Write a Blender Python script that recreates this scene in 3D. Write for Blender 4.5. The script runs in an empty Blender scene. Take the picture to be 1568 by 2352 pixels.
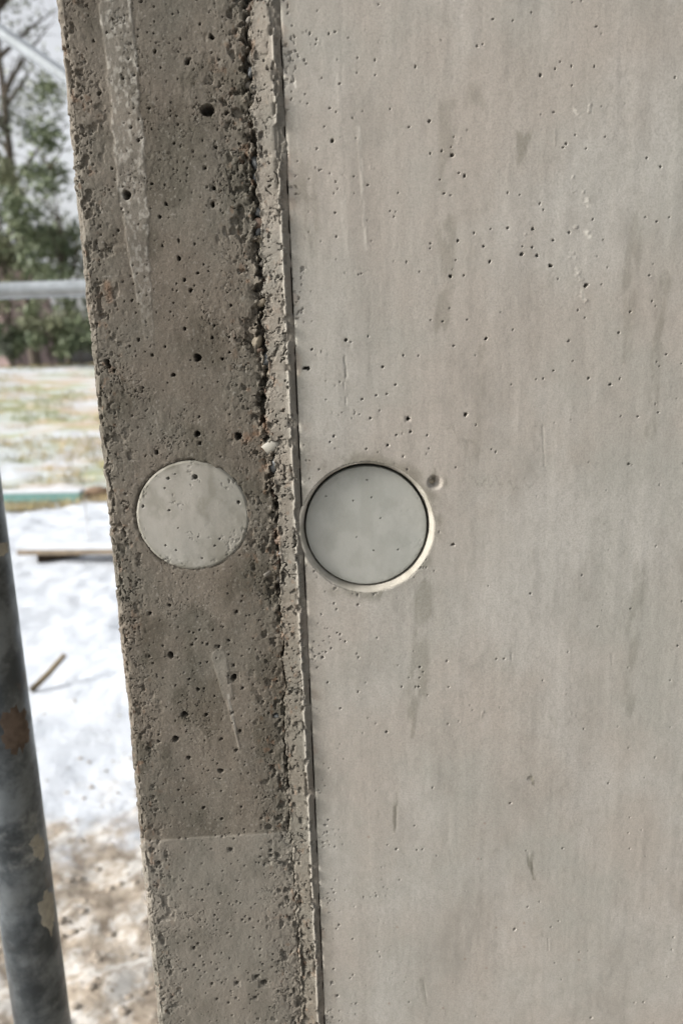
import bpy, math, random
import numpy as np
from mathutils import Vector, Matrix

S = bpy.context.scene
C = S.collection
R = math.radians
rng = random.Random(7)

# ------------------------------------------------------------------ camera
CAM = np.array([0.0, -0.40, 1.50])
PITCH, ROLL, FPX = R(11.9), R(1.9), 1700.0        # focal length in units of a 1568 x 2352 frame
_f = np.array([0, math.cos(PITCH), -math.sin(PITCH)])
_r0 = np.array([1.0, 0, 0]); _u0 = np.array([0, math.sin(PITCH), math.cos(PITCH)])
_r = _r0 * math.cos(ROLL) - _u0 * math.sin(ROLL)
_u = _u0 * math.cos(ROLL) + _r0 * math.sin(ROLL)
cd = bpy.data.cameras.new('camera'); cam = bpy.data.objects.new('camera', cd); C.objects.link(cam)
cam.matrix_world = Matrix(((_r[0], _u[0], -_f[0], CAM[0]), (_r[1], _u[1], -_f[1], CAM[1]),
                           (_r[2], _u[2], -_f[2], CAM[2]), (0, 0, 0, 1)))
cd.sensor_fit = 'VERTICAL'; cd.sensor_height = 36.0; cd.lens = 36.0 * FPX / 2352
cd.clip_start = 0.01; cd.clip_end = 600
cd.dof.use_dof = True; cd.dof.focus_distance = 0.412; cd.dof.aperture_fstop = 7.6
S.camera = cam

# ------------------------------------------------------------------ sky, sun, exposure
SUN_EL, SUN_A = R(27), R(14)                      # sun to the left, a little in front of the wall plane
to_sun = Vector((-math.cos(SUN_EL) * math.cos(SUN_A), -math.cos(SUN_EL) * math.sin(SUN_A), math.sin(SUN_EL)))
W = bpy.data.worlds.new('World'); S.world = W; W.use_nodes = True
nt = W.node_tree
bg = nt.nodes['Background']; sky = nt.nodes.new('ShaderNodeTexSky'); sky.sky_type = 'NISHITA'
sky.sun_disc = False; sky.sun_elevation = SUN_EL
sky.sun_rotation = math.atan2(to_sun.x, to_sun.y)
sky.air_density = 1.0; sky.dust_density = 6.0; sky.ozone_density = 1.0
hs = nt.nodes.new('ShaderNodeHueSaturation'); hs.inputs['Saturation'].default_value = 0.18
nt.links.new(sky.outputs[0], hs.inputs['Color']); nt.links.new(hs.outputs[0], bg.inputs['Color'])
bg.inputs['Strength'].default_value = 0.088
sd = bpy.data.lights.new('sun', 'SUN'); sun = bpy.data.objects.new('sun', sd); C.objects.link(sun)
sd.energy = 1.5; sd.angle = R(13); sd.color = (1.0, 0.965, 0.91)
sun.rotation_euler = to_sun.to_track_quat('Z', 'Y').to_euler()
sun.location = (-3, -1, 6)
S.view_settings.view_transform = 'Standard'; S.view_settings.look = 'None'
S.view_settings.gamma = 1.0; S.view_settings.use_curve_mapping = False
S.view_settings.exposure = 1.76
S.render.engine = 'CYCLES'
S.cycles.use_denoising = True
S.cycles.max_bounces = 6

# ------------------------------------------------------------------ pixel <-> place
K = 1568.0 / 1920.0
def ray(u, v):
    d = _f + _r * ((u - 784) / FPX) + _u * ((1176 - v) / FPX)
    return d
def on_y(u, v, y=0.0):
    d = ray(u, v); t = (y - CAM[1]) / d[1]
    return CAM + d * t
def on_ground(u, v, z=0.0):
    d = ray(u, v); t = (z - CAM[2]) / d[2]
    return CAM + d * t
def src(x, y, Y=0.0):
    p = on_y(x * K, y * K, Y); return p[0], p[2]

# ------------------------------------------------------------------ numpy noise
_tabs = {}
def _tab(seed):
    if seed not in _tabs: _tabs[seed] = np.random.RandomState(seed).rand(256, 256)
    return _tabs[seed]
def vn(x, y, seed):
    t = _tab(seed); xi = np.floor(x).astype(np.int64); yi = np.floor(y).astype(np.int64)
    fx = x - xi; fy = y - yi
    fx = fx * fx * fx * (fx * (fx * 6 - 15) + 10); fy = fy * fy * fy * (fy * (fy * 6 - 15) + 10)
    x0 = xi & 255; x1 = (xi + 1) & 255; y0 = yi & 255; y1 = (yi + 1) & 255
    a = t[x0, y0]; b = t[x1, y0]; c = t[x0, y1]; d = t[x1, y1]
    return (a + (b - a) * fx) * (1 - fy) + (c + (d - c) * fx) * fy
def fbm(x, y, seed, o=4, g=0.5):
    s = 0; a = 1; n = 0
    for i in range(o):
        s = s + a * vn(x * 2 ** i + 17.3 * i, y * 2 ** i + 9.1 * i, seed + i); n += a; a *= g
    return s / n
def ss(a, b, x):
    t = np.clip((x - a) / (b - a), 0.0, 1.0); return t * t * (3 - 2 * t)

# ------------------------------------------------------------------ mesh helpers
def mesh_obj(name, verts, faces, mat, parent=None, smooth=True, attrs=None):
    me = bpy.data.meshes.new(name)
    verts = np.asarray(verts, dtype=np.float32)
    if isinstance(faces, np.ndarray):
        nf, k = faces.shape
        me.vertices.add(len(verts)); me.vertices.foreach_set('co', verts.ravel())
        me.loops.add(nf * k); me.loops.foreach_set('vertex_index', faces.astype(np.int32).ravel())
        me.polygons.add(nf); me.polygons.foreach_set('loop_start', np.arange(0, nf * k, k, dtype=np.int32))
        me.update(calc_edges=True)
    else:
        me.from_pydata([tuple(map(float, v)) for v in verts], [], faces); me.update()
    if attrs:
        for k_, a in attrs.items():
            at = me.attributes.new(k_, 'FLOAT', 'POINT'); at.data.foreach_set('value', np.asarray(a, dtype=np.float32).ravel())
    if smooth: me.polygons.foreach_set('use_smooth', np.ones(len(me.polygons), dtype=bool))
    me.materials.append(mat)
    o = bpy.data.objects.new(name, me); C.objects.link(o); o.parent = parent
    return o
def thing(name, label, cat, group=None, loc=(0, 0, 0)):
    o = bpy.data.objects.new(name, None); C.objects.link(o); o.location = loc
    o.empty_display_size = 0.05
    o['label'] = label; o['category'] = cat
    if group: o['group'] = group
    return o
def tag(o, label, cat, group=None):
    o['label'] = label; o['category'] = cat
    if group: o['group'] = group
    return o
def grid_faces(ni, nj, keep=None):
    i, j = np.meshgrid(np.arange(ni - 1), np.arange(nj - 1), indexing='ij')
    a = (i * nj + j).ravel(); f = np.stack([a, a + nj, a + nj + 1, a + 1], 1)
    if keep is not None: f = f[keep.ravel()]
    return f
def compact(verts, faces, attrs):
    used = np.zeros(len(verts), bool); used[faces.ravel()] = True
    idx = np.cumsum(used) - 1
    return verts[used], idx[faces], {k: v.ravel()[used] for k, v in attrs.items()}
def tube(name, pts, rad, mat, parent=None, n=20, cap=True):
    pts = [Vector(p) for p in pts]
    if not hasattr(rad, '__len__'): rad = [rad] * len(pts)
    V, F = [], []
    for i, p in enumerate(pts):
        t = (pts[min(i + 1, len(pts) - 1)] - pts[max(i - 1, 0)]).normalized()
        a = t.cross(Vector((0, 0, 1)) if abs(t.z) < 0.9 else Vector((0, 1, 0))).normalized(); b = t.cross(a)
        for k in range(n):
            q = 2 * math.pi * k / n; V.append(p + (a * math.cos(q) + b * math.sin(q)) * rad[i])
    for i in range(len(pts) - 1):
        for k in range(n):
            F.append((i * n + k, i * n + (k + 1) % n, (i + 1) * n + (k + 1) % n, (i + 1) * n + k))
    if cap: F.append(tuple(range(n))); F.append(tuple(reversed(range((len(pts) - 1) * n, len(pts) * n))))
    return mesh_obj(name, V, F, mat, parent)
def box(name, lo, hi, mat, parent=None, bev=0.0):
    import bmesh
    bm = bmesh.new(); bmesh.ops.create_cube(bm, size=1)
    for v in bm.verts:
        v.co = Vector([lo[i] + (v.co[i] + 0.5) * (hi[i] - lo[i]) for i in range(3)])
    if bev: bmesh.ops.bevel(bm, geom=bm.edges[:], offset=bev, segments=2, affect='EDGES', profile=0.6)
    me = bpy.data.meshes.new(name); bm.to_mesh(me); bm.free(); me.materials.append(mat)
    o = bpy.data.objects.new(name, me); C.objects.link(o); o.parent = parent
    return o

# ------------------------------------------------------------------ materials
def new_mat(name, rough=0.9):
    m = bpy.data.materials.new(name); m.use_nodes = True
    b = m.node_tree.nodes['Principled BSDF']; b.inputs['Roughness'].default_value = rough
    b.inputs['Specular IOR Level'].default_value = 0.25
    return m, m.node_tree, b
def nd(t, kind, **kw):
    n = t.nodes.new(kind)
    for k, v in kw.items():
        if hasattr(n, k): setattr(n, k, v)
        else: n.inputs[k].default_value = v
    return n
def noise(t, co, scale, detail=4, rough=0.55, stretch=None):
    n = nd(t, 'ShaderNodeTexNoise'); n.inputs['Scale'].default_value = scale
    n.inputs['Detail'].default_value = detail; n.inputs['Roughness'].default_value = rough
    if stretch:
        mp = nd(t, 'ShaderNodeMapping'); mp.inputs['Scale'].default_value = stretch
        t.links.new(co, mp.inputs['Vector']); co = mp.outputs[0]
    t.links.new(co, n.inputs['Vector']); return n.outputs['Fac']
def mrange(t, v, a, b, c=0.0, d=1.0):
    n = nd(t, 'ShaderNodeMapRange'); t.links.new(v, n.inputs['Value'])
    n.inputs['From Min'].default_value = a; n.inputs['From Max'].default_value = b
    n.inputs['To Min'].default_value = c; n.inputs['To Max'].default_value = d
    n.interpolation_type = 'SMOOTHSTEP'
    return n.outputs[0]
def mix(t, fac, a, b, mode='MIX'):
    n = nd(t, 'ShaderNodeMix', data_type='RGBA', blend_type=mode)
    def put(sock, v):
        if isinstance(v, tuple): sock.default_value = (*v, 1) if len(v) == 3 else v
        elif isinstance(v, (int, float)): sock.default_value = v
        else: t.links.new(v, sock)
    put(n.inputs[0], fac); put(n.inputs[6], a); put(n.inputs[7], b)
    return n.outputs[2]
def scal(t, v, k):
    n = nd(t, 'ShaderNodeMath', operation='MULTIPLY'); t.links.new(v, n.inputs[0]); n.inputs[1].default_value = k
    return n.outputs[0]
def bump(t, b, h, strength, dist):
    n = nd(t, 'ShaderNodeBump'); n.inputs['Strength'].default_value = strength; n.inputs['Distance'].default_value = dist
    t.links.new(h, n.inputs['Height']); t.links.new(n.outputs[0], b.inputs['Normal'])
def attr(t, name):
    n = nd(t, 'ShaderNodeAttribute'); n.attribute_name = name; return n.outputs['Fac']
def concrete(name, cA, cB, cDark, cPale, grain, big=16, bumpd=0.00025, mott=0.15):
    m, t, b = new_mat(name, 0.86)
    co = nd(t, 'ShaderNodeTexCoord').outputs['Object']
    big1 = mrange(t, noise(t, co, big, 5, 0.6), 0.36, 0.66)
    c = mix(t, big1, cA, cB)
    c = mix(t, scal(t, mrange(t, noise(t, co, 13, 6, 0.62, (1.0, 1.0, 0.7)), 0.46, 0.66), mott * 1.5), c, cPale)
    c = mix(t, scal(t, mrange(t, noise(t, co, 21, 6, 0.66, (1.3, 1.3, 0.6)), 0.50, 0.68), mott), c, cDark)
    st = mrange(t, noise(t, co, 60, 4, 0.6, (1.0, 1.0, 0.09)), 0.40, 0.72)        # formwork streaks run vertically
    c = mix(t, scal(t, st, 0.15), c, cPale)
    st2 = mrange(t, noise(t, co, 26, 5, 0.65, (1.0, 1.0, 0.22)), 0.48, 0.74)
    c = mix(t, scal(t, st2, 0.26), c, cDark)
    cl = mrange(t, noise(t, co, 110, 5, 0.7), 0.45, 0.78)
    c = mix(t, scal(t, cl, 0.30), c, cDark)
    g = noise(t, co, 900, 3, 0.7)
    c = mix(t, scal(t, mrange(t, g, 0.35, 0.75), grain), c, cDark)
    c = mix(t, scal(t, mrange(t, noise(t, co, 620, 2, 0.6), 0.60, 0.78), grain * 0.7), c, cPale)
    c = mix(t, attr(t, 'stain_dark'), c, mix(t, 1.0, c, (0.62, 0.62, 0.58), 'MULTIPLY'))
    c = mix(t, attr(t, 'pale'), c, (0.40, 0.38, 0.335))
    c = mix(t, attr(t, 'rust'), c, (0.13, 0.072, 0.04))
    t.links.new(c, b.inputs['Base Color'])
    h = nd(t, 'ShaderNodeMath', operation='ADD')
    t.links.new(noise(t, co, 700, 4, 0.7), h.inputs[0]); t.links.new(noise(t, co, 160, 3, 0.6), h.inputs[1])
    bump(t, b, h.outputs[0], 0.8, bumpd)
    return m
M_right = concrete('formed_concrete', (0.262, 0.236, 0.205), (0.234, 0.227, 0.200), (0.150, 0.137, 0.118), (0.312, 0.298, 0.272), 0.46, 9, 0.00014, 0.40)
M_left = concrete('rough_dark_concrete', (0.113, 0.095, 0.074), (0.097, 0.088, 0.070), (0.046, 0.038, 0.029), (0.178, 0.160, 0.133), 0.45, 18, 0.0003)
M_strip = concrete('chamfer_concrete', (0.128, 0.111, 0.090), (0.112, 0.104, 0.087), (0.07, 0.06, 0.047), (0.22, 0.205, 0.18), 0.35, 30, 0.0003)
M_plug = concrete('cement_plug', (0.245, 0.243, 0.219), (0.235, 0.237, 0.215), (0.195, 0.193, 0.173), (0.27, 0.267, 0.244), 0.16, 22, 0.00006)
M_plugL = concrete('pale_cement_plug', (0.205, 0.192, 0.165), (0.178, 0.172, 0.149), (0.245, 0.228, 0.195), (0.44, 0.42, 0.38), 0.18, 22, 0.00008)
M_collar = concrete('mortar_collar', (0.30, 0.28, 0.24), (0.255, 0.24, 0.205), (0.17, 0.155, 0.13), (0.38, 0.36, 0.32), 0.18, 40, 0.0001)

def plain(name, col, rough=0.8, var=0.3, scale=20, metal=0.0, dark=None):
    m, t, b = new_mat(name, rough)
    co = nd(t, 'ShaderNodeTexCoord').outputs['Object']
    n = mrange(t, noise(t, co, scale, 5, 0.6), 0.3, 0.7)
    d = dark or tuple(x * (1 - var) for x in col)
    t.links.new(mix(t, n, d, col), b.inputs['Base Color'])
    b.inputs['Metallic'].default_value = metal
    return m

# ------------------------------------------------------------------ concrete wall: measured lines
def med(pts, Y):
    return float(np.median([on_y(u, v, Y)[0] for u, v in pts]))
XL = med([(132, 0), (160, 300), (190, 640), (222, 900), (245, 1170), (270, 1370), (300, 1680), (330, 1960), (362, 2330)], 0.0) - 0.0016
XD = med([(643, 0), (655, 330), (665, 560), (677, 800), (690, 1100), (705, 1400), (716, 1600), (727, 1900), (740, 2250)], 0.0)
XR = med([(626, 0), (640, 400), (652, 560), (662, 800), (682, 1120), (693, 1400), (702, 1650), (712, 1900), (728, 2250)], -0.001) - 0.0005
_ck = [(575, 0), (570, 60), (575, 130), (578, 185), (580, 260), (588, 330), (586, 400), (592, 470), (598, 540), (602, 600),
       (606, 660), (603, 720), (608, 790), (618, 840), (612, 900), (608, 960), (612, 990), (630, 1030), (628, 1075), (632, 1130), (640, 1180),
       (638, 1240), (644, 1300), (646, 1400), (655, 1500), (655, 1580), (654, 1680), (660, 1760), (666, 1850), (669, 1920),
       (680, 2050), (688, 2200), (693, 2352)]
_cx = []; _cz = []
for u_, v_ in _ck:
    p_ = on_y(u_, v_, 0.003); _cx.append(p_[0]); _cz.append(p_[2])
_o = np.argsort(_cz); _cz = np.array(_cz)[_o]; _cx = np.array(_cx)[_o]
def crack_x(z): return np.interp(z, _cz, _cx)
ZT = on_y(784, 0)[2]; ZB = on_y(784, 2352)[2]
print('XL XD XR', XL, XD, XR, 'Z', ZB, ZT, 'crack', _cx[0], _cx[-1])

def H(o, s, pts, Y=0.0):
    """bug holes measured on an enlarged view: origin, scale, (x, y, r)"""
    out = []
    for x, y, r in pts:
        sx, sy = o[0] + x / s, o[1] + y / s
        X, Z = src(sx, sy, Y); X2, _ = src(sx + r / s, sy, Y)
        out.append((X, Z, abs(X2 - X)))
    return out
YF = 0.001
HL = H((140, 0), 2.063, [(935,200,17),(795,348,18),(910,630,38),(867,128,8),(608,293,10),(884,381,6),(641,388,6),(509,205,5),(754,215,6),(600,187,4),(563,182,3),(604,118,4),(709,70,3),(576,624,8),(700,588,6),(741,718,6),(733,667,5),(697,667,4),(490,433,8),(425,451,8),(457,338,6),(470,738,8),(514,810,11),(591,744,5),(720,828,8),(959,846,10),(898,970,7),(947,1085,12),(943,1181,16),(672,1180,10),(637,1255,10),(591,1064,9),(447,1130,28),(364,977,7),(348,1103,4),(400,1337,8),(747,1497,13),(744,1388,8),(651,1422,6),(838,1412,6),(583,1208,4),(756,1046,4),(665,1070,4),(1022,645,12),(978,332,6),(289,540,14),(255,237,8),(366,110,7),(331,188,6),(106,270,10),(58,220,9),(898,476,4),(845,560,4),(960,577,5),(430,713,4),(516,690,4),(602,30,6),(530,2,8),(934,293,5),(990,1215,4),(890,1530,5)], YF)
HL += H((200, 700), 2.063, [(623,52,12),(655,178,10),(691,238,11),(732,137,9),(609,201,6),(793,125,5),(612,240,4),(355,298,8),(593,313,4),(657,463,10),(828,444,8),(816,514,10),(914,509,6),(947,518,6),(391,526,10),(340,564,6),(545,567,6),(471,615,10),(731,631,24),(591,732,13),(874,638,10),(916,600,7),(767,363,5),(593,387,4),(376,371,4),(730,1075,18),(745,1130,9),(741,976,7),(496,1180,13),(966,1090,22),(417,805,6),(413,828,6),(374,826,5),(280,560,4),(848,771,4),(560,778,4),(545,1101,3),(432,1203,3),(558,1205,3),(905,250,5),(925,325,8),(210,655,18),(222,680,14),(250,705,10)], YF)
HL += H((300, 1700), 2.063, [(372,295,20),(735,432,22),(708,215,9),(648,250,8),(583,234,6),(495,238,6),(519,205,4),(529,497,11),(563,494,7),(478,437,8),(400,471,6),(451,642,20),(576,646,11),(728,637,10),(400,782,20),(662,789,11),(771,744,12),(749,855,10),(474,893,13),(302,794,10),(303,754,6),(660,972,17),(788,494,7),(663,1091,6),(655,1018,5),(590,969,5),(800,941,4),(838,1052,4),(446,1014,6),(419,1077,7),(401,1143,4),(443,1150,5),(562,1185,10),(780,1185,7),(666,1252,9),(896,1254,7),(868,1133,6),(921,1132,6),(641,931,5),(567,796,5),(462,741,5),(399,678,5),(327,240,5),(327,427,5),(582,341,5),(543,345,5),(707,298,5),(616,152,5),(540,152,4),(673,136,4),(625,537,5),(253,52,10),(751,50,9),(365,5,10),(415,962,4),(430,943,4),(555,987,4),(735,360,8),(250,300,8),(270,340,6),(980,660,18)], YF)
HL += H((380, 2240), 2.376, [(636,365,14),(458,81,10),(576,159,10),(708,83,8),(842,161,7),(810,22,6),(871,18,5),(321,42,5),(271,34,4),(581,276,7),(537,268,5),(598,263,4),(660,290,4),(904,376,9),(904,411,9),(896,453,6),(836,415,5),(827,457,4),(449,696,6),(532,798,6),(716,836,6),(767,832,7),(737,851,4),(617,922,7),(642,946,5),(421,986,9),(394,1014,12),(437,1068,6),(458,1108,4),(462,1128,6),(510,1115,5),(395,1128,7),(339,1157,9),(432,1165,5),(549,1162,7),(810,1221,16),(860,1261,22),(680,1257,13),(514,1257,10),(582,1251,5),(609,1230,4),(642,1309,4),(674,1357,7),(801,1359,11),(547,1361,9),(624,1387,8),(648,1474,6),(820,1500,6),(824,1335,4),(762,1333,4),(922,1070,5),(958,1120,6),(853,1180,4),(757,1191,3),(632,1092,4),(578,1052,4),(139,793,5),(150,1360,10),(195,1348,9),(250,1335,10),(148,467,7),(160,440,14),(548,1502,5),(440,1203,4),(424,1225,4)], YF)
HPL = H((200, 700), 2.063, [(718,1325,16),(563,1332,9),(603,1307,4),(544,1389,5),(568,1517,6),(969,1474,10)], YF)
HPL += H((300, 1220), 1.568, [(277,338,5),(162,319,6),(260,492,4),(307,514,4),(420,550,4),(403,456,3),(315,416,3),(476,496,5),(497,466,5)], YF)
HR = H((760, 0), 1.3517, [(236,535,7),(690,590,7),(738,668,5),(604,460,5),(1026,284,5),(1124,545,4),(1231,252,3.5),(997,870,5),(955,966,6),(1014,972,6),(901,868,4),(809,937,4),(712,915,4),(774,887,3.5),(1136,883,4),(1074,913,4),(1225,833,3),(786,174,3),(808,166,2),(921,77,3),(992,48,3),(411,15,2.5),(246,121,2.5),(223,128,2),(175,150,2),(172,168,2),(196,296,2.5),(264,318,3),(332,219,2),(330,276,2),(400,287,2),(131,357,2.5),(140,395,2.5),(227,411,2.5),(251,426,3),(314,449,2.5),(552,253,4),(456,415,2),(527,483,2),(652,574,3),(697,520,2.5),(685,560,2),(608,583,2),(717,656,2),(644,684,2.5),(660,736,2.5),(902,733,2.5),(947,741,2.5),(1145,250,3),(1083,262,2.5),(1101,234,2),(1146,324,2.5),(1077,425,2.5),(1157,514,2.5),(1112,561,2.5),(1198,564,2.5),(1272,520,2.5),(1431,600,3),(1482,634,3),(1538,294,2.5),(1024,774,2),(1038,799,2),(838,870,2),(1264,912,2),(1426,824,2.5),(1516,826,2.5),(1468,843,3.5),(206,481,2),(187,647,2),(318,672,2),(246,808,2.5),(456,802,2),(470,825,2),(251,900,3),(486,733,2),(397,228,2),(370,703,2),(1180,2,2.5),(1239,99,2),(846,72,2),(608,925,3),(608,945,3),(958,937,2),(995,940,3)])
HR += H((760, 620), 1.3517, [(833,156,5),(684,212,6),(1065,172,7),(1199,247,8),(1257,244,2),(1439,208,3),(1368,347,3.5),(655,384,3),(748,378,2.5),(820,449,5),(922,415,2),(1133,459,3.5),(1075,572,3),(1208,600,4),(1291,624,5),(1327,603,3),(1324,427,3.5),(1450,306,2),(1462,327,2),(1195,369,2),(1170,341,2),(696,477,2.5),(505,513,3),(288,454,5),(372,440,2.5),(427,557,4),(132,562,7),(143,562,7),(158,491,4),(523,754,7),(742,738,6),(380,752,3.5),(446,854,4),(781,778,2.5),(602,867,2),(1361,926,5),(1505,509,2),(1477,554,2),(1468,538,2.5),(1561,545,2.5),(1009,603,2),(1036,601,2.5),(916,624,2),(1149,534,2),(476,624,3),(403,664,3),(443,661,2),(349,679,3),(479,817,2.5),(502,810,2),(533,804,4),(596,817,2.5),(704,938,2),(839,869,2),(857,880,2),(505,897,2.5),(1332,744,2),(1395,746,2),(1473,730,2),(365,868,2),(347,203,2),(334,206,2),(519,158,2.5),(567,195,3),(736,209,2),(706,151,2.5),(608,377,2),(680,335,2),(242,820,3),(228,842,2.5)])
HR += H((800, 1500), 1.4, [(663,45,6),(801,207,2.5),(967,237,2.5),(1170,165,2),(150,488,4),(533,527,4.5),(531,568,2.5),(528,604,3.5),(516,605,2),(546,545,2),(290,623,3),(170,587,2.5),(221,689,3),(461,604,2.5),(402,782,4),(834,495,2.5),(863,493,2.5),(1362,297,3),(1352,529,2.5),(1546,443,3),(1517,579,2),(1562,268,2.5),(1115,467,2),(1016,579,2),(1177,770,2.5),(1232,367,3),(289,280,3),(219,397,2.5),(207,392,2.5),(365,411,2.5),(205,299,2),(184,453,2),(240,425,2),(563,637,2),(230,215,3),(645,604,2)])
HR += H((800, 2160), 1.4, [(888,138,3),(1094,317,3.5),(950,325,2.5),(1358,317,2.5),(1357,194,2.5),(1353,255,2),(905,635,5),(956,547,3),(440,320,3.5),(512,227,2.5),(520,322,2),(543,320,2),(196,490,3),(199,518,2),(201,441,2),(215,617,3),(205,632,2.5),(194,790,3),(208,896,4.5),(269,813,2),(259,826,2),(282,926,2.5),(1048,626,2),(1078,603,2),(1063,767,2),(1192,720,2),(1159,723,2),(1529,665,2.5),(1522,714,2),(1505,819,2),(1206,982,3.5),(1411,920,2),(1376,923,2),(490,920,2),(582,77,2),(172,204,2.5),(453,440,1.5),(1272,60,2),(406,302,2)])
HPR = H((300, 1220), 1.568, [(967,276,3),(1148,205,3),(1087,296,2.5),(1208,373,3),(1177,515,3),(1285,512,2.5),(1102,456,2),(1168,282,2.5)], 0.004)

def dig(Hf, X, Z, holes, x1d, z1d, seed, deep=2.4, extra=0.0014, mn=0.0):
    """press round, slightly uneven bug holes into a height field (positive = into the wall)"""
    rs = np.random.RandomState(seed)
    for (hx, hz, r) in holes:
        r = max(r, mn); R2 = r * 1.6
        i0, i1 = np.searchsorted(x1d, [hx - R2, hx + R2]); j0, j1 = np.searchsorted(z1d, [hz - R2, hz + R2])
        e = rs.uniform(0.78, 1.0); an = rs.uniform(0, 3.1); ph = rs.uniform(0, 6.3)
        if i1 <= i0 or j1 <= j0: continue
        xs = X[i0:i1, j0:j1] - hx; zs = Z[i0:i1, j0:j1] - hz
        ca, sa = math.cos(an), math.sin(an)
        a = xs * ca + zs * sa; b = (-xs * sa + zs * ca) / e
        d = np.sqrt(a * a + b * b); th = np.arctan2(b, a)
        rr = r * (1 + 0.10 * np.sin(2 * th + ph) + 0.07 * np.sin(3 * th + 2 * ph))
        dep = (r * deep + extra) * (1 - ss(0.86, 1.03, d / rr))
        Hf[i0:i1, j0:j1] = np.maximum(Hf[i0:i1, j0:j1], dep)

def zaxis(step):
    fine = np.arange(ZB - 0.05, ZT + 0.05, step)
    lo = [fine[0]]; st = step
    while lo[-1] > -0.05: st *= 1.25; lo.append(lo[-1] - min(st, 0.05))
    hi = [fine[-1]]; st = step
    while hi[-1] < 2.7: st *= 1.25; hi.append(hi[-1] + min(st, 0.05))
    return np.concatenate([np.array(lo[:0:-1]), fine, np.array(hi[1:])])

wall = thing('concrete_wall', 'grey exposed concrete wall with rough dark edge strip and two round plugged tie holes', 'wall')

# hole positions
pR = on_y(842, 1213, 0.0); RCX, RCZ = pR[0], pR[2]; R_OUT = 0.0371; RCX += 0.0003
pL = on_y(440, 1185, YF); LCX, LCZ = pL[0], pL[2]; R_L = 0.0306

def view_fade(z): return ss(ZB - 0.05, ZB - 0.02, z) * (1 - ss(ZT + 0.02, ZT + 0.05, z))

# ------------------------------------------------------------------ right wall face
def capsule(X, Z, a, b, w0, w1, soft=0.5):
    """a soft elongated mark from source pixel a to b"""
    ax, az = src(*a); bx, bz = src(*b); k = 0.000194
    dx, dz = bx - ax, bz - az; L2 = dx * dx + dz * dz + 1e-12
    t = np.clip(((X - ax) * dx + (Z - az) * dz) / L2, 0, 1)
    d = np.sqrt((X - ax - t * dx) ** 2 + (Z - az - t * dz) ** 2)
    w = (w0 + (w1 - w0) * t) * k
    return 1 - ss(1 - soft, 1 + soft, d / w)

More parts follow.
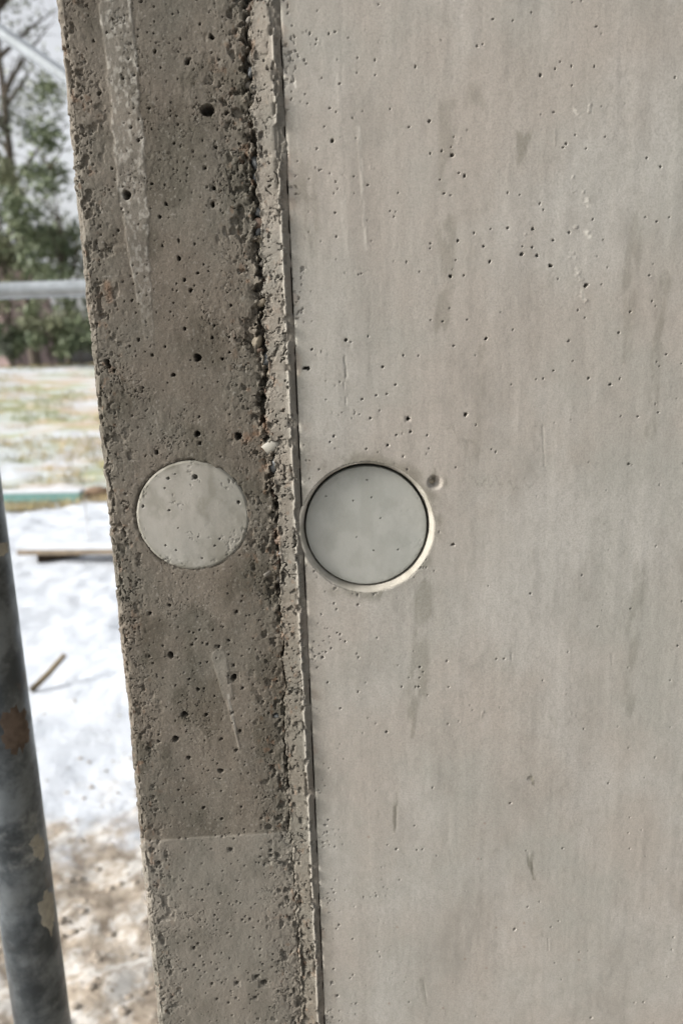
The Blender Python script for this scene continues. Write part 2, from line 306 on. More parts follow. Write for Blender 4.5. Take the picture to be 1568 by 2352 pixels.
def build_right():
    stp = 0.00047
    xr = on_y(1568, 2352)[0] + 0.03
    fine = np.arange(XD + 0.00030, xr, stp)
    hi = [fine[-1]]; st = stp
    while hi[-1] < 2.2: st *= 1.3; hi.append(hi[-1] + min(st, 0.08))
    x1 = np.concatenate([[fine[0] - 1e-5], fine, hi[1:]]); z1 = zaxis(stp)
    X, Z = np.meshgrid(x1, z1, indexing='ij')
    fade = view_fade(Z) * (1 - ss(xr - 0.02, xr, X))
    mm = 1000.0; x, z = X * mm, Z * mm
    h = (fbm(x / 90, z / 140, 3) - 0.5) * 0.0010 + (fbm(x / 7, z / 60, 11, 3) - 0.5) * 0.00022 + (fbm(x / 3.2, z / 3.6, 23, 3) - 0.5) * 0.00013
    # worn, pitted zone along the joint and round the plug
    near = 1 - ss(0.0, 0.018, X - XD)
    rr = np.hypot(X - RCX, Z - RCZ)
    ringz = (1 - ss(R_OUT, R_OUT + 0.010, rr)) * ss(0.0, 0.012, RCZ - Z + 0.004)
    wear = np.clip(near * 0.75 * fbm(x / 18, z / 40, 31) * 2 + ringz * 0.7, 0, 1)
    pit = fbm(x / 1.5, z / 1.7, 41, 3)
    th = 0.93 - 0.25 * wear * ss(0.42, 0.62, fbm(x / 9, z / 10, 43)) - 0.13 * ss(0.5, 0.62, fbm(x / 26, z / 30, 47)) * (1 - ss(0.02, 0.07, X - XD))
    h = h + 0.0010 * ss(th, th + 0.05, pit)
    # random pinholes
    rs = np.random.RandomState(5); ph = []
    for _ in range(150):
        hx = XD + 0.003 + (xr - XD) * rs.rand(); hz = ZB - 0.02 + (ZT - ZB + 0.04) * rs.rand()
        if rs.rand() < 0.35: hx = XD + 0.003 + 0.035 * rs.rand()
        ph.append((hx, hz, 0.00022 + 0.00022 * rs.rand() ** 2))
    dig(h, X, Z, ph, x1, z1, 8, 1.6, 0.0006)
    dig(h, X, Z, [q for q in HR if math.hypot(q[0] - RCX, q[1] - RCZ) > R_OUT + 0.002], x1, z1, 9, 3.2, 0.0032, 0.00034)
    # dimple with an exposed stone
    px, pz = src(1222, 1357); d = np.hypot((X - px), (Z - pz) * 1.05) / 0.0046
    h = h + 0.0030 * (1 - ss(0.25, 1.05, d)) * (0.6 + 0.8 * fbm(x / 1.6, z / 1.6, 61, 3))
    px, pz = src(1490, 2190); d = np.hypot((X - px), (Z - pz)) / 0.0022
    h = h + 0.0010 * (1 - ss(0.4, 1.0, d)) * fbm(x / 0.8, z / 0.8, 63)
    brk = ss(0.36, 0.62, fbm(x / 1.6, z / 7, 67, 3))
    # long shallow scratches and raised trowel ribs
    for a, b, w, dp in [((963, 0), (962, 420), 6, .00012), ((975, 480), (978, 1240), 7, .00010), ((966, 990), (974, 1060), 3, .0008), ((968, 1060), (972, 1160), 2.5, .0011),
                        ((1008, 360), (1018, 520), 5, -.00028), ((1018, 540), (1030, 700), 5, -.00022), ((1040, 690), (1042, 1120), 6, .00007), ((1525, 1200), (1530, 1310), 3, .0003), ((1558, 1200), (1560, 1300), 3, .0003),
                        ((1437, 1840), (1442, 1875), 3, .0005), ((1720, 1840), (1722, 1870), 4, .0003), ((1357, 2000), (1354, 2018), 3, -.0006), ((1112, 2270), (1114, 2330), 4, .0003),
                        ((1485, 2400), (1505, 2470), 6, .0003), ((1190, 2760), (1200, 2815), 3, .0003), ((1540, 2640), (1541, 2672), 2, .0004), ((1560, 360), (1560, 410), 3, -.0002),
                        ((1275, 1200), (1320, 1250), 3, .0002), ((1320, 1260), (1325, 1310), 4, .0002), ((1410, 980), (1408, 1090), 3, .00015)]:
        h = h + 0.45 * dp * capsule(X, Z, a, b, w, w * 0.8, 0.8) * brk
    # little blobs of laitance standing proud
    rs = np.random.RandomState(77)
    for (bx, by, br) in [(1617, 310, 7), (1628, 318, 5), (1660, 308, 9), (1658, 296, 6), (1610, 500, 5), (1620, 640, 8), (1650, 658, 9), (1648, 565, 7), (1655, 575, 5), (1614, 720, 6), (1625, 765, 9), (1632, 785, 7), (1638, 830, 8), (1645, 845, 7), (1605, 720, 5), (1640, 545, 5), (1612, 536, 5), (1480, 660, 5), (1585, 1945, 6), (1600, 1998, 4), (1616, 2010, 4), (1585, 2276, 5), (1616, 2310, 5), (1652, 2328, 5), (1290, 395, 5), (1045, 470, 6)]:
        for q in range(3):
            X0, Z0 = src(bx + rs.uniform(-5, 5), by + rs.uniform(-9, 9)); r0 = br * 0.000194 * rs.uniform(0.5, 0.9)
            i0, i1 = np.searchsorted(x1, [X0 - 2 * r0, X0 + 2 * r0]); j0, j1 = np.searchsorted(z1, [Z0 - 2 * r0, Z0 + 2 * r0])
            dd = np.hypot(X[i0:i1, j0:j1] - X0, Z[i0:i1, j0:j1] - Z0) / r0
            h[i0:i1, j0:j1] -= 0.00016 * (1 - ss(0.3, 1.0, dd))
    h = h * fade
    # rounded arris at the joint, then the tie hole
    h = h + 0.0006 * (1 - ss(0, 0.0016, X - XD))
    h = np.where(rr < R_OUT, 0.0164, h)
    # stains in the concrete, plus a darker tone along the joint
    stn = np.zeros_like(X); n1 = 1.5 * ss(0.25, 0.7, fbm(x / 5, z / 16, 71, 5, 0.6)); Xw = X + 0.0055 * (fbm(x / 8, z / 24, 70, 4, 0.6) - 0.5); Zw = Z + 0.012 * (fbm(x / 2.5, z / 40, 69, 3) - 0.5)
    for a, b, w0, w1, k in [((1190, 1650), (1175, 1950), 24, 28, .40), ((1165, 1960), (1155, 2080), 12, 6, .40), ((1260, 300), (1250, 520), 22, 12, .30), ((1265, 640), (1245, 900), 26, 18, .35),
                            ((1365, 980), (1330, 1300), 12, 10, .25), ((1790, 640), (1755, 1000), 20, 16, .25), ((1860, 780), (1825, 1230), 16, 14, .32), ((1800, 1600), (1765, 2000), 20, 14, .30),
                            ((1478, 380), (1460, 455), 16, 9, .45), ((1108, 2250), (1115, 2335), 7, 3, .55), ((1492, 2395), (1505, 2470), 9, 3, .6), ((1550, 1990), (1572, 2060), 8, 4, .45),
                            ((1330, 270), (1335, 280), 24, 24, .22), ((1455, 170), (1440, 260), 26, 16, .2), ((850, 700), (880, 640), 34, 18, .35), ((855, 480), (860, 640), 28, 34, .40), ((1190, 2760), (1200, 2815), 8, 3, .3),
                            ((1228, 1352), (1236, 1364), 20, 18, .75), ((1490, 2188), (1494, 2198), 10, 9, 1.0), ((1300, 1350), (1500, 1362), 5, 3, .3), ((1240, 1190), (1330, 1260), 3, 3, .3), ((1305, 1250), (1300, 1330), 8, 6, .25)]:
        stn = np.maximum(stn, min(1.0, 1.55 * k) * np.clip(capsule(Xw, Zw, a, b, w0, w1, 0.5) * n1, 0, 1))
    halo = (1 - ss(R_OUT + 0.0010, R_OUT + 0.0075, rr + 0.009 * (fbm(x / 9, z / 9, 73) - 0.5)))
    stn = np.maximum(stn, 0.85 * halo * (0.25 + 0.75 * ss(0.40, 0.54, fbm(x / 13, z / 13, 79))))
    stn = np.maximum(stn, 0.45 * (1 - ss(0.001, 0.012, X - XD)) * (0.3 + 1.2 * fbm(x / 10, z / 22, 83)))  # uneven darker band fading out from the joint
    pal = np.zeros_like(X)
    for a, b, w0, w1, k in [((1010, 360), (1028, 700), 4, 4, .35), ((960, 500), (975, 760), 8, 8, .25), ((1655, 300), (1662, 320), 5, 5, .6), ((1615, 310), (1630, 325), 6, 5, .5), ((1648, 560), (1655, 580), 5, 5, .5), ((1650, 655), (1656, 665), 6, 6, .8), ((1625, 760), (1640, 840), 6, 5, .45), ((828, 230), (832, 245), 4, 3, .7)]:
        pal = np.maximum(pal, k * capsule(X, Z, a, b, w0, w1, 0.6) * np.clip(n1, 0, 1))
    rst = np.zeros_like(X)
    for (a, b) in [(330,271),(787,217),(761,357),(442,625),(832,629),(942,611),(942,705),(709,753),(411,926),(794,789),(1157,755),(623,946)]:
        q = (800 + a / 1.4, 2160 + b / 1.4); rst = np.maximum(rst, 0.45 * capsule(X, Z, q, (q[0] + 1, q[1] + 1), 4, 3, 0.6))
    rst = np.maximum(rst, 0.22 * (1 - ss(0.0, 0.010, X - XD)) * ss(0.60, 0.72, fbm(x / 12, z / 12, 91)))
    Y = h.copy()
    Y[0, :] = 0.012
    V = np.stack([X, Y, Z], -1).reshape(-1, 3)
    F = grid_faces(*X.shape)
    mesh_obj('wall_face', V, F, M_right, wall, True, {'stain_dark': stn, 'pale': pal, 'rust': rst})['label'] = 'smooth light grey formed concrete face right of the joint'
build_right()

# ------------------------------------------------------------------ left strip: rough dark face and chamfer
def build_left():
    stp = 0.00036
    s_in = np.arange(XL, XD - 0.00035, stp)
    back = [0.0]; st = stp
    while back[-1] < 0.30:
        back.append(back[-1] + st)
        if back[-1] > 0.02: st = min(st * 1.3, 0.02)
    s1 = np.concatenate([XL - np.array(back[:0:-1]), s_in, [XD - 0.00034]])
    z1 = zaxis(stp)
    Sx, Z = np.meshgrid(s1, z1, indexing='ij')
    fade = view_fade(Z) * ss(-0.06, -0.02, Sx - XL)
    x, z = Sx * 1000, Z * 1000
    cx = crack_x(Z) + 0.0050 * (fbm(z / 6, z * 0 + 3.3, 101, 4, 0.6) - 0.5) + 0.0011 * (vn(z / 1.7, x / 3.0, 103) - 0.5)
    dC = Sx - cx                                     # signed distance to the broken seam
    YC = 0.0042
    yl = 0.0 + (YC) * np.clip((Sx - XL) / (cx - XL), 0, 1)
    ys = YC * np.clip((XR - Sx) / np.maximum(XR - cx, 1e-4), 0, 1) ** 0.85 - 0.0016
    yg = -0.0016 + 0.0029 * np.clip((Sx - XR) / (XD - XR), 0, 1)
    Yb = np.where(dC < 0, yl, np.where(Sx < XR, ys, yg))
    strip = ss(0, 0.0008, dC)
    top = ss(1.15, 1.32, Z)                          # upper part of the seam is more broken out
    # density of the pitted texture
    dE = Sx - XL
    bandE = 1 - ss(0.004, 0.024, dE + 0.010 * (fbm(x / 14, z / 20, 107) - 0.5))
    bandC = 1 - ss(0.002, 0.020, np.abs(dC + 0.004) + 0.010 * (fbm(x / 12, z / 22, 109) - 0.5))
    zone = np.clip(0.02 + 0.60 * bandE + 0.50 * bandC + 0.35 * ss(0.52, 0.7, fbm(x / 30, z / 38, 113)), 0, 1) * (1 - 0.7 * strip)
    lowS = ss(on_y(0, 1940)[2] - 0.002, on_y(0, 1905)[2], Z)
    h = (fbm(x / 30, z / 42, 121) - 0.5) * 0.0014 + (fbm(x / 2.2, z / 3.4, 127, 4, 0.6) - 0.5) * (0.00018 + 0.0007 * zone)
    pit = fbm(x / 1.2, z / 1.7, 131, 3, 0.6)
    th = 0.86 - 0.15 * zone
    h = h + (0.0008 + 0.0012 * zone) * np.clip((pit - th) / 0.07, 0, 1.5)
    worm = np.abs(fbm(x / 3.4, z / 3.4, 137, 3) - 0.5); wm = ss(0.48, 0.60, fbm(x / 8, z / 9, 139)) * np.clip(zone * 1.3, 0, 1)
    h = h + 0.0019 * wm * (1 - ss(0.007, 0.020, worm))
    # coarse craters near the edge and the seam
    cr = fbm(x / 4.2, z / 5.0, 149, 3); h = h + 0.0014 * np.clip((cr - 0.675 + 0.03 * (bandC + bandE)) / 0.06, 0, 1.6) * np.clip(bandC + bandE * 0.8, 0, 1)
    # broken seam
    wv = np.interp(Z, [1.05, 1.10, 1.18, 1.235, 1.26, 1.30, 1.33, 1.36, 1.40, 1.45, 1.52, 1.57, 1.61, 1.64, 1.68],
                      [.0002, .0002, .0003, .0004, .0004, .0004, .0005, .0010, .0014, .0018, .0019, .0017, .0014, .0019, .0018])
    wn = wv * 1.3 * ss(0.30, 0.72, fbm(x / 4, z / 4.0, 151, 3, 0.6)) * ss(0.34, 0.5, fbm(x * 0 + 2.2, z / 11, 157, 2) + 0.12 * top)
    seam = 1 - ss(0.75, 1.2, np.abs(dC + 0.0004 + 0.6 * wn) / np.maximum(wn, 5e-5))
    h = h + 0.0050 * seam
    lump = fbm(x / 3.2, z / 3.6, 159, 3, 0.6); nearS = np.exp(-((dC + 0.0020) / 0.0028) ** 2) * (0.2 + 0.8 * ss(1.34, 1.44, Z))
    h = h + nearS * (0.0026 * np.clip((lump - 0.57) / 0.12, 0, 1.3) - 0.0022 * ss(0.50, 0.32, lump) * 0 - 0.0016 * ss(0.46, 0.36, lump))
    # fine cement fin along the lower seam, with shade to its right
    low = 1 - ss(1.13, 1.20, Z)
    h = h - (0.0011 * low + 0.0006 * (1 - low)) * np.exp(-((dC - 0.0006) / 0.00055) ** 2) * ss(0.35, 0.5, fbm(x * 0 + 5, z / 3, 163))
    h = h + 0.0010 * low * np.exp(-((dC - 0.0019) / 0.0007) ** 2)
    # strip texture: flaked slabs separated by cracks
    fl = fbm(x / 6.5, z / 9.5, 167, 2)
    slab = np.floor(fl * 7) / 7
    h = h + strip * (Sx < XR) * ((slab - 0.5) * 0.0007)
    ck2 = np.abs(fbm(x / 7, z / 6, 173, 3) - 0.5); h = h + strip * (Sx < XR - 0.0008) * 0.0026 * (1 - ss(0.004, 0.014, ck2)) * ss(0.45, 0.55, fbm(x / 14, z / 18, 179))
    # crumbled arris: ridge chipped, above all at the top and beside the plug
    chip = ss(0.50, 0.66, fbm(x / 3.0, z / 5.0, 181, 4) + 0.10 * ss(1.575, 1.60, Z) + 0.10 * np.exp(-((Z - RCZ) / 0.03) ** 2))
    ar = np.exp(-((Sx - XR) / 0.0016) ** 2)
    h = h + 0.0016 * chip * ar
    h = h - 0.0007 * np.exp(-((Sx - XR) / 0.0007) ** 2) * (1 - chip)
    g = ss(0, 0.0006, Sx - XR) * (fbm(x / 1.6, z / 3.4, 191, 4) - 0.5) * (0.0007 + 0.0022 * ss(1.575, 1.60, Z))
    h = h + g
    sp = fbm(x / 1.7, z / 2.0, 187, 3, 0.6); h = h + strip * (Sx < XR - 0.0004) * 0.0014 * np.clip((sp - 0.72) / 0.06, 0, 1.4) * ss(0.45, 0.6, fbm(x / 7, z / 9, 189))
    # second casting below a faint horizontal line sits slightly proud
    zl = on_y(500, 1925)[2]
    h = h - 0.00045 * (1 - ss(zl - 0.0006, zl + 0.0006, Z + 0.0012 * (fbm(x / 12, z * 0, 193) - 0.5))) * (dC < 0)
    # thin skim of laitance (long pale smear at the top) and a small drip
    ax0, az0 = src(330, 0); bx0, bz0 = src(385, 680)
    cxs = np.interp(Z, [src(445, 1180)[1], src(400, 700)[1], src(355, 330)[1], src(326, 0)[1]], [src(445, 1180)[0], src(388, 700)[0], src(352, 330)[0], src(325, 0)[0]])
    wsm = np.interp(Z, [src(445, 1180)[1], src(420, 900)[1], src(400, 560)[1], src(326, 0)[1]], [0.0008, 0.003, 0.0072, 0.0082])
    sm = (1 - ss(0.86, 1.06, np.abs(Sx - cxs) / wsm + 0.5 * (fbm(x / 3, z / 7, 197, 4, 0.6) - 0.5)))
    smf = sm * ss(src(0, 1100)[1], src(0, 620)[1], Z)
    h = h - 0.00028 * smf
    dr = np.maximum(capsule(Sx, Z, (614, 1850), (640, 1960), 22, 16, 0.2), np.maximum(capsule(Sx, Z, (612, 1880), (650, 2010), 5, 4, 0.5), capsule(Sx, Z, (640, 1980), (672, 2110), 5, 3, 0.4)))
    h = h - 0.00025 * dr
    # bug holes
    rs = np.random.RandomState(15); ph = []
    for _ in range(900):
        hx = XL + 0.004 + 0.080 * rs.rand(); hz = ZB - 0.02 + (ZT - ZB + 0.04) * rs.rand()
        ph.append((hx, hz, 0.00024 + 0.00026 * rs.rand() ** 2))
    dig(h, Sx, Z, ph, s1, z1, 18, 1.7, 0.0006)
    dig(h, Sx, Z, [q for q in HL if math.hypot(q[0] - LCX, q[1] - LCZ) > R_L + 0.0015 and q[0] > XL + 0.004], s1, z1, 19, 3.0, 0.0034, 0.00038)
    # ragged outer edge
    eg = (1 - ss(0.0, 0.0065, np.abs(dE)))
    h = h + eg * (0.0004 + 0.0034 * (fbm(dE * 60 + 3, z / 7, 199, 5, 0.6) - 0.35)) + eg * 0.0022 * ss(0.58, 0.72, fbm(x / 5, z / 6, 211, 3))
    h = h * fade
    rl = np.hypot(Sx - LCX, Z - LCZ); rrr = np.hypot(Sx - RCX, Z - RCZ)
    rlw = rl + 0.0016 * (fbm(x / 2.4, z / 2.4, 223, 4, 0.6) - 0.5)
    h = np.where(rlw < R_L, 0.012, h + 0.0014 * (1 - ss(R_L, R_L + 0.0018, rlw)) * ss(0.3, 0.7, fbm(x / 4, z / 4, 227)))
    h = np.where((rrr < R_OUT) & (Sx > XR - 0.004), 0.016, h)
    # position on the profile, rounding the outer corner and running back along the side
    t = np.clip((Sx - XL) / 0.0045, -1, 1); ang = (1 - t) * math.pi / 4       # 0 = faces camera, 90 deg = faces left
    ang = np.where(Sx - XL > 0.0045, 0, np.where(Sx - XL < -0.0045, math.pi / 2, ang))
    rc = 0.0045 * 4 / math.pi * 0.5 * 2 * 0.5
    Xb = np.where(Sx > XL, Sx, XL); Yq = np.where(Sx > XL, Yb, XL - Sx)
    near = (np.abs(Sx - XL) < 0.0045)
    r0 = 0.0045
    k = (Sx - XL) / r0
    Xb = np.where(near, XL + r0 * (1 - np.sin(ang)) * 1.0, Xb); Yq = np.where(near, r0 * (1 - np.cos(ang)) * 1.0, Yq)
    N_x = -np.sin(ang); N_y = -np.cos(ang)
    P = np.stack([Xb - N_x * h, Yq - N_y * h, Z], -1)
    close = ss(0.42, 0.6, fbm(x * 0 + 7, z / 9, 281, 3) + 0.22 * ss(1.575, 1.60, Z) * (1 - ss(1.635, 1.65, Z)) - 0.06)
    P[:, :, 0] += 0.0009 * close * ss(0.0022, 0.0006, XD - Sx)
    P[-1, :, 1] = 0.012
    # colour masks
    stn = np.clip(0.75 * ss(0.52, 0.72, fbm(x / 16, z / 26, 229)) + 0.5 * bandC * fbm(x / 6, z / 6, 233), 0, 0.8) * (dC < 0.001)
    stn = np.maximum(stn, 0.55 * strip * (1 - ss(1.20, 1.50, Z)) * (Sx < XR - 0.001))
    pal = smf * (0.10 + 0.35 * ss(0.50, 0.75, fbm(x / 1.6, z / 2.6, 239, 3)) + 0.30 * ss(0.8, 0.98, np.abs(Sx - cxs) / wsm) * ss(0.4, 0.6, fbm(x / 3, z / 6, 241)))
    pal = np.maximum(pal, 0.11 * dr + 0.25 * capsule(Sx, Z, (640, 1960), (662, 2060), 4, 2, 0.5))
    pal = np.maximum(pal, 0.13 * (1 - ss(zl - 0.001, zl + 0.001, Z)) * (dC < 0))
    pal = np.maximum(pal, 0.25 * np.exp(-((Sx - XR + 0.0003) / 0.0012) ** 2) * (1 - chip))  # edge highlight on the ridge put into the colour, broken where chipped
    pal = np.maximum(pal, 0.16 * ss(0.74, 0.84, fbm(x / 1.1, z / 1.4, 251, 2)) * (dC < 0))
    rst = np.maximum(0.38 * ss(0.68, 0.78, fbm(x / 3, z / 4, 257)) * bandE, 0.42 * ss(0.67, 0.77, fbm(x / 3, z / 4, 263)) * bandC)
    for q in [((740, 1180), (750, 1215)), ((300, 800), (308, 845)), ((720, 1220), (690, 1240)), ((775, 1500), (780, 1535))]:
        rst = np.maximum(rst, 0.55 * capsule(Sx, Z, q[0], q[1], 10, 8, 0.8) * fbm(x / 2, z / 2, 269) * 1.5)
    rst = np.clip(rst, 0, 0.7)
    V = P.reshape(-1, 3); At = {'stain_dark': stn, 'pale': pal, 'rust': rst}
    isS = (dC[:-1, :-1] > 0)
    for nm, keep, mat, lab in (('rough_face', ~isS, M_left, 'dark pitted concrete face at the outer edge'), ('chamfer', isS, M_strip, 'crumbling lighter chamfer strip with exposed gravel beside the joint')):
        F = grid_faces(*Sx.shape, keep=keep); v, f, a = compact(V, F, At)
        o = mesh_obj(nm, v, f, mat, wall, True, a); o['label'] = lab
        if nm == 'chamfer': ch = o
    return ch
chamfer = build_left()
# the body of the wall behind the faces
box('wall_core', (XL + 0.0135, 0.0165, -0.05), (2.2, 0.30, 2.7), M_right, wall)

# ------------------------------------------------------------------ tie holes
def disc(name, cx, cz, rad, y0, holes, mat, seed, tilt=0.0, edge=0.0006):
    na, nr = 340, 110
    r = np.concatenate([np.linspace(0.0004, rad, nr)]); a = np.linspace(0, 2 * math.pi, na, endpoint=False)
    Rr, A = np.meshgrid(r, a, indexing='ij')
    rim = rad * 0.004 * (fbm(A * 9, A * 0, seed, 3) - 0.5) * ss(0.9, 1, Rr / rad)
    X = cx + (Rr + rim) * np.cos(A); Z = cz + (Rr + rim) * np.sin(A); x, z = X * 1000, Z * 1000
    h = (fbm(x / 14, z / 14, seed + 5) - 0.5) * 0.0004 + (fbm(x / 2.5, z / 2.5, seed + 9, 3) - 0.5) * 0.00010
    pit = fbm(x / 1.3, z / 1.4, seed + 12, 3); wear = 1.2 * ss(0.84, 1.0, Rr / rad) * ss(0.42, 0.58, fbm(x / 9, z / 9, seed + 15)) + 0.5 * ss(0.62, 0.75, fbm(x / 9, z / 9, seed + 21))
    h = h + edge * 1.3 * ss(0.63, 0.70, pit) * np.clip(wear, 0, 1)
    for hx, hz, hr in holes:
        d = np.hypot(X - hx, Z - hz) / max(hr, 0.0004); h = np.maximum(h, (hr * 2.4 + 0.0014) * (1 - ss(0.6, 1.05, d)))
    h = h + edge * ss(rad - 0.0012, rad, Rr)
    Y = y0 + h + tilt * (X - cx)
    V = np.concatenate([np.stack([X, Y, Z], -1).reshape(-1, 3), np.stack([cx + rad * np.cos(a), np.full(na, y0 + 0.010), cz + rad * np.sin(a)], 1), [[cx, y0, cz]]])
    i, j = np.meshgrid(np.arange(nr), np.arange(na), indexing='ij'); b = (i * na + j).ravel(); c = (i * na + (j + 1) % na).ravel()
    F = np.stack([b, b + na, c + na, c], 1)
    n0 = len(V) - 1
    F = np.concatenate([F, np.stack([np.arange(na), (np.arange(na) + 1) % na, np.full(na, n0), np.full(na, n0)], 1)])
    me_f = [tuple(q) if q[2] != q[3] else tuple(q[:3]) for q in F]
    st = np.concatenate([np.clip((0.6 if edge > 0.0005 else 0.25) * ss(0.40, 0.75, fbm(x / 7, z / 11, seed + 30)) + (0.6 if edge > 0.0005 else 0.2) * ss(0.88, 1.0, Rr / rad + 0.12 * (fbm(x / 4, z / 4, seed + 33) - 0.5)), 0, 1).ravel(), np.zeros(na + 1)])
    return mesh_obj(name, V, me_f, mat, wall, True, {'stain_dark': st, 'pale': st * 0, 'rust': st * 0})
o = disc('tie_hole_plug', LCX + 0.0006, LCZ - 0.0002, R_L + 0.0002, YF + 0.0007, HPL, M_plugL, 301, 0.042, 0.0006)
o['label'] = 'pale round cement plug set flush in the dark rough face'
o = disc('tie_hole_plug', RCX - 0.0004, RCZ, 0.0338, 0.0046, HPR, M_plug, 351, 0.0, 0.0001)
o['label'] = 'smooth grey round cement plug sunk in a conical hole'
def collar():
    na = 260; a = np.linspace(0, 2 * math.pi, na, endpoint=False)
    prof = [(R_OUT + 0.0010, 0.0006), (R_OUT + 0.0003, -0.00006), (R_OUT - 0.0003, 0.0001), (R_OUT - 0.0009, 0.0012), (0.0352, 0.0042), (0.0345, 0.0080), (0.0344, 0.018)]
    V = []; wl = (0.5 * (1 - np.cos(a + 0.55))) ** 1.3      # shaped for shade: steep upper left so the ring darkens, flared lower right
    for k, (r, y) in enumerate(prof):
        if k >= 3: r = r + wl * 0.30 * (R_OUT - 0.0004 - r)
        w = (fbm(np.cos(a) * 4 + 9, np.sin(a) * 4 + 9, 371 + k // 2, 3) - 0.5) * (0.0012 if k < 2 else 0.0007 if k < 5 else 0.0001)
        wy = (fbm(np.cos(a) * 6 + 9, np.sin(a) * 6 + 9, 381 + k, 3) - 0.5) * (0.0003 if k < 2 else 0.0010 if k < 5 else 0)
        V.append(np.stack([RCX + (r + w) * np.cos(a), y + wy, RCZ + (r + w) * np.sin(a)], 1))
    V = np.concatenate(V); n = len(prof)
    i, j = np.meshgrid(np.arange(n - 1), np.arange(na), indexing='ij'); b = (i * na + j).ravel(); c = (i * na + (j + 1) % na).ravel()
    st = 0.5 * ss(0.45, 0.7, fbm(V[:, 0] * 120, V[:, 2] * 120, 391))
    o = mesh_obj('tie_hole_collar', V, np.stack([b, b + na, c + na, c], 1), M_collar, wall, True, {'stain_dark': st, 'pale': st * 0, 'rust': st * 0})
    o['label'] = 'pale conical mortar ring round the sunken plug'
collar()

# ------------------------------------------------------------------ exposed gravel in the broken seam
def stone_mesh(seed, nu=12, nv=8):
    rs = np.random.RandomState(seed); V = []; F = []
    sc = (1, rs.uniform(.7, .9), rs.uniform(.55, .85))
    for i in range(nv + 1):
        for j in range(nu):
            t = math.pi * i / nv; p = 2 * math.pi * j / nu
            d = Vector((math.sin(t) * math.cos(p), math.sin(t) * math.sin(p), math.cos(t)))
            q = 1 + (0.9 if seed < 500 else 0.35) * (float(fbm(np.array(d.x * 1.7 + 5 + seed), np.array(d.y * 1.5 + d.z * 1.6 + 5), seed, 2)) - 0.5)
            V.append((d.x * sc[0] * q, d.y * sc[1] * q, d.z * sc[2] * q))
    for i in range(nv):
        for j in range(nu):
            F.append((i * nu + j, (i + 1) * nu + j, (i + 1) * nu + (j + 1) % nu, i * nu + (j + 1) % nu))
    return V, F
M_st = [plain('bluegrey_gravel', (0.13, 0.135, 0.135), 0.5, 0.45, 160), plain('brown_gravel', (0.105, 0.072, 0.052), 0.6, 0.5, 160),
        plain('tan_gravel', (0.20, 0.17, 0.125), 0.7, 0.4, 160), plain('grey_gravel', (0.15, 0.135, 0.113), 0.65, 0.4, 160), plain('pale_gravel', (0.26, 0.245, 0.21), 0.65, 0.3, 160)]
# (x, y) in source pixels, half size in source pixels, angle, colour, depth in mm
G = [(705, 200, 11, 70, 0, 4), (698, 235, 12, 20, 3, 4), (703, 160, 8, 80, 3, 5), (700, 55, 10, 40, 3, 3.5), (712, 115, 8, 90, 0, 5), (722, 245, 13, -15, 0, 2.2), (705, 285, 9, 60, 2, 4), (716, 330, 8, 80, 3, 6),
     (718, 455, 13, -60, 0, 4.5), (722, 500, 14, -55, 0, 4.5), (728, 595, 14, -50, 0, 4), (734, 625, 19, 10, 1, 3.6), (727, 648, 11, 60, 0, 4.5), (731, 672, 11, -40, 2, 4), (736, 705, 10, 80, 3, 5), (738, 740, 9, 60, 3, 4.5),
     (742, 822, 11, 70, 3, 3.8), (735, 850, 11, 30, 2, 4), (746, 790, 8, 90, 1, 5), (739, 905, 9, 90, 3, 5), (722, 960, 14, 80, 2, 3.4), (728, 985, 9, 0, 1, 4), (752, 1012, 22, 60, 0, 3.6), (758, 1050, 10, 70, 2, 3.8),
     (748, 1100, 9, 90, 1, 4), (757, 1165, 9, 20, 2, 3.6), (738, 1208, 13, 15, 1, 3.8), (760, 1198, 9, 20, 3, 3.6), (722, 1226, 14, 15, 2, 4), (762, 1256, 27, 38, 4, 2.4), (776, 1308, 22, 55, 0, 2.8),
     (765, 1395, 10, 80, 1, 4), (775, 1480, 8, 80, 3, 4), (784, 1524, 11, 30, 1, 2.6), (790, 1560, 9, -20, 0, 3), (776, 1582, 10, 20, 1, 3.6), (828, 1503, 6, 60, 1, 0.6), (781, 1632, 9, 90, 3, 4), (750, 1615, 15, 40, 3, 3.0),
     (793, 1770, 8, 0, 2, 4), (803, 1857, 8, 50, 1, 3.6), (800, 1925, 9, 90, 3, 4.2), (776, 2018, 9, 20, 0, 3.8), (803, 1978, 7, 60, 3, 4), (808, 2040, 7, 60, 2, 4), (702, 20, 9, 60, 1, 4)]
sm_cache = {}
for k, (gx, gy, gs, ga, gc, gd) in enumerate(G):
    key = (k % 6, gc)
    if key not in sm_cache:
        V, F = stone_mesh(401 + key[0]); o = mesh_obj('stone', V, F, M_st[gc], chamfer); sm_cache[key] = o.data
    else:
        o = bpy.data.objects.new('stone', sm_cache[key]); C.objects.link(o); o.parent = chamfer
    X_, Z_ = src(gx, gy, gd / 1000); s_ = gs * 0.000205
    o.location = (X_, gd / 1000 + s_ * 0.70 + 0.0008, Z_); o.scale = (s_ * 1.2, s_, s_ * 1.2); o.rotation_euler = (0.2 * math.sin(k), -R(ga), 0.3 * math.cos(k))
X_, Z_ = src(1212, 1355); V, F = stone_mesh(433); o = mesh_obj('stone', V, F, M_st[2], wall); o.location = (X_, 0.0022, Z_); o.scale = (0.0024, 0.0016, 0.0024); o['label'] = 'small tan stone showing in a dimple beside the plug'

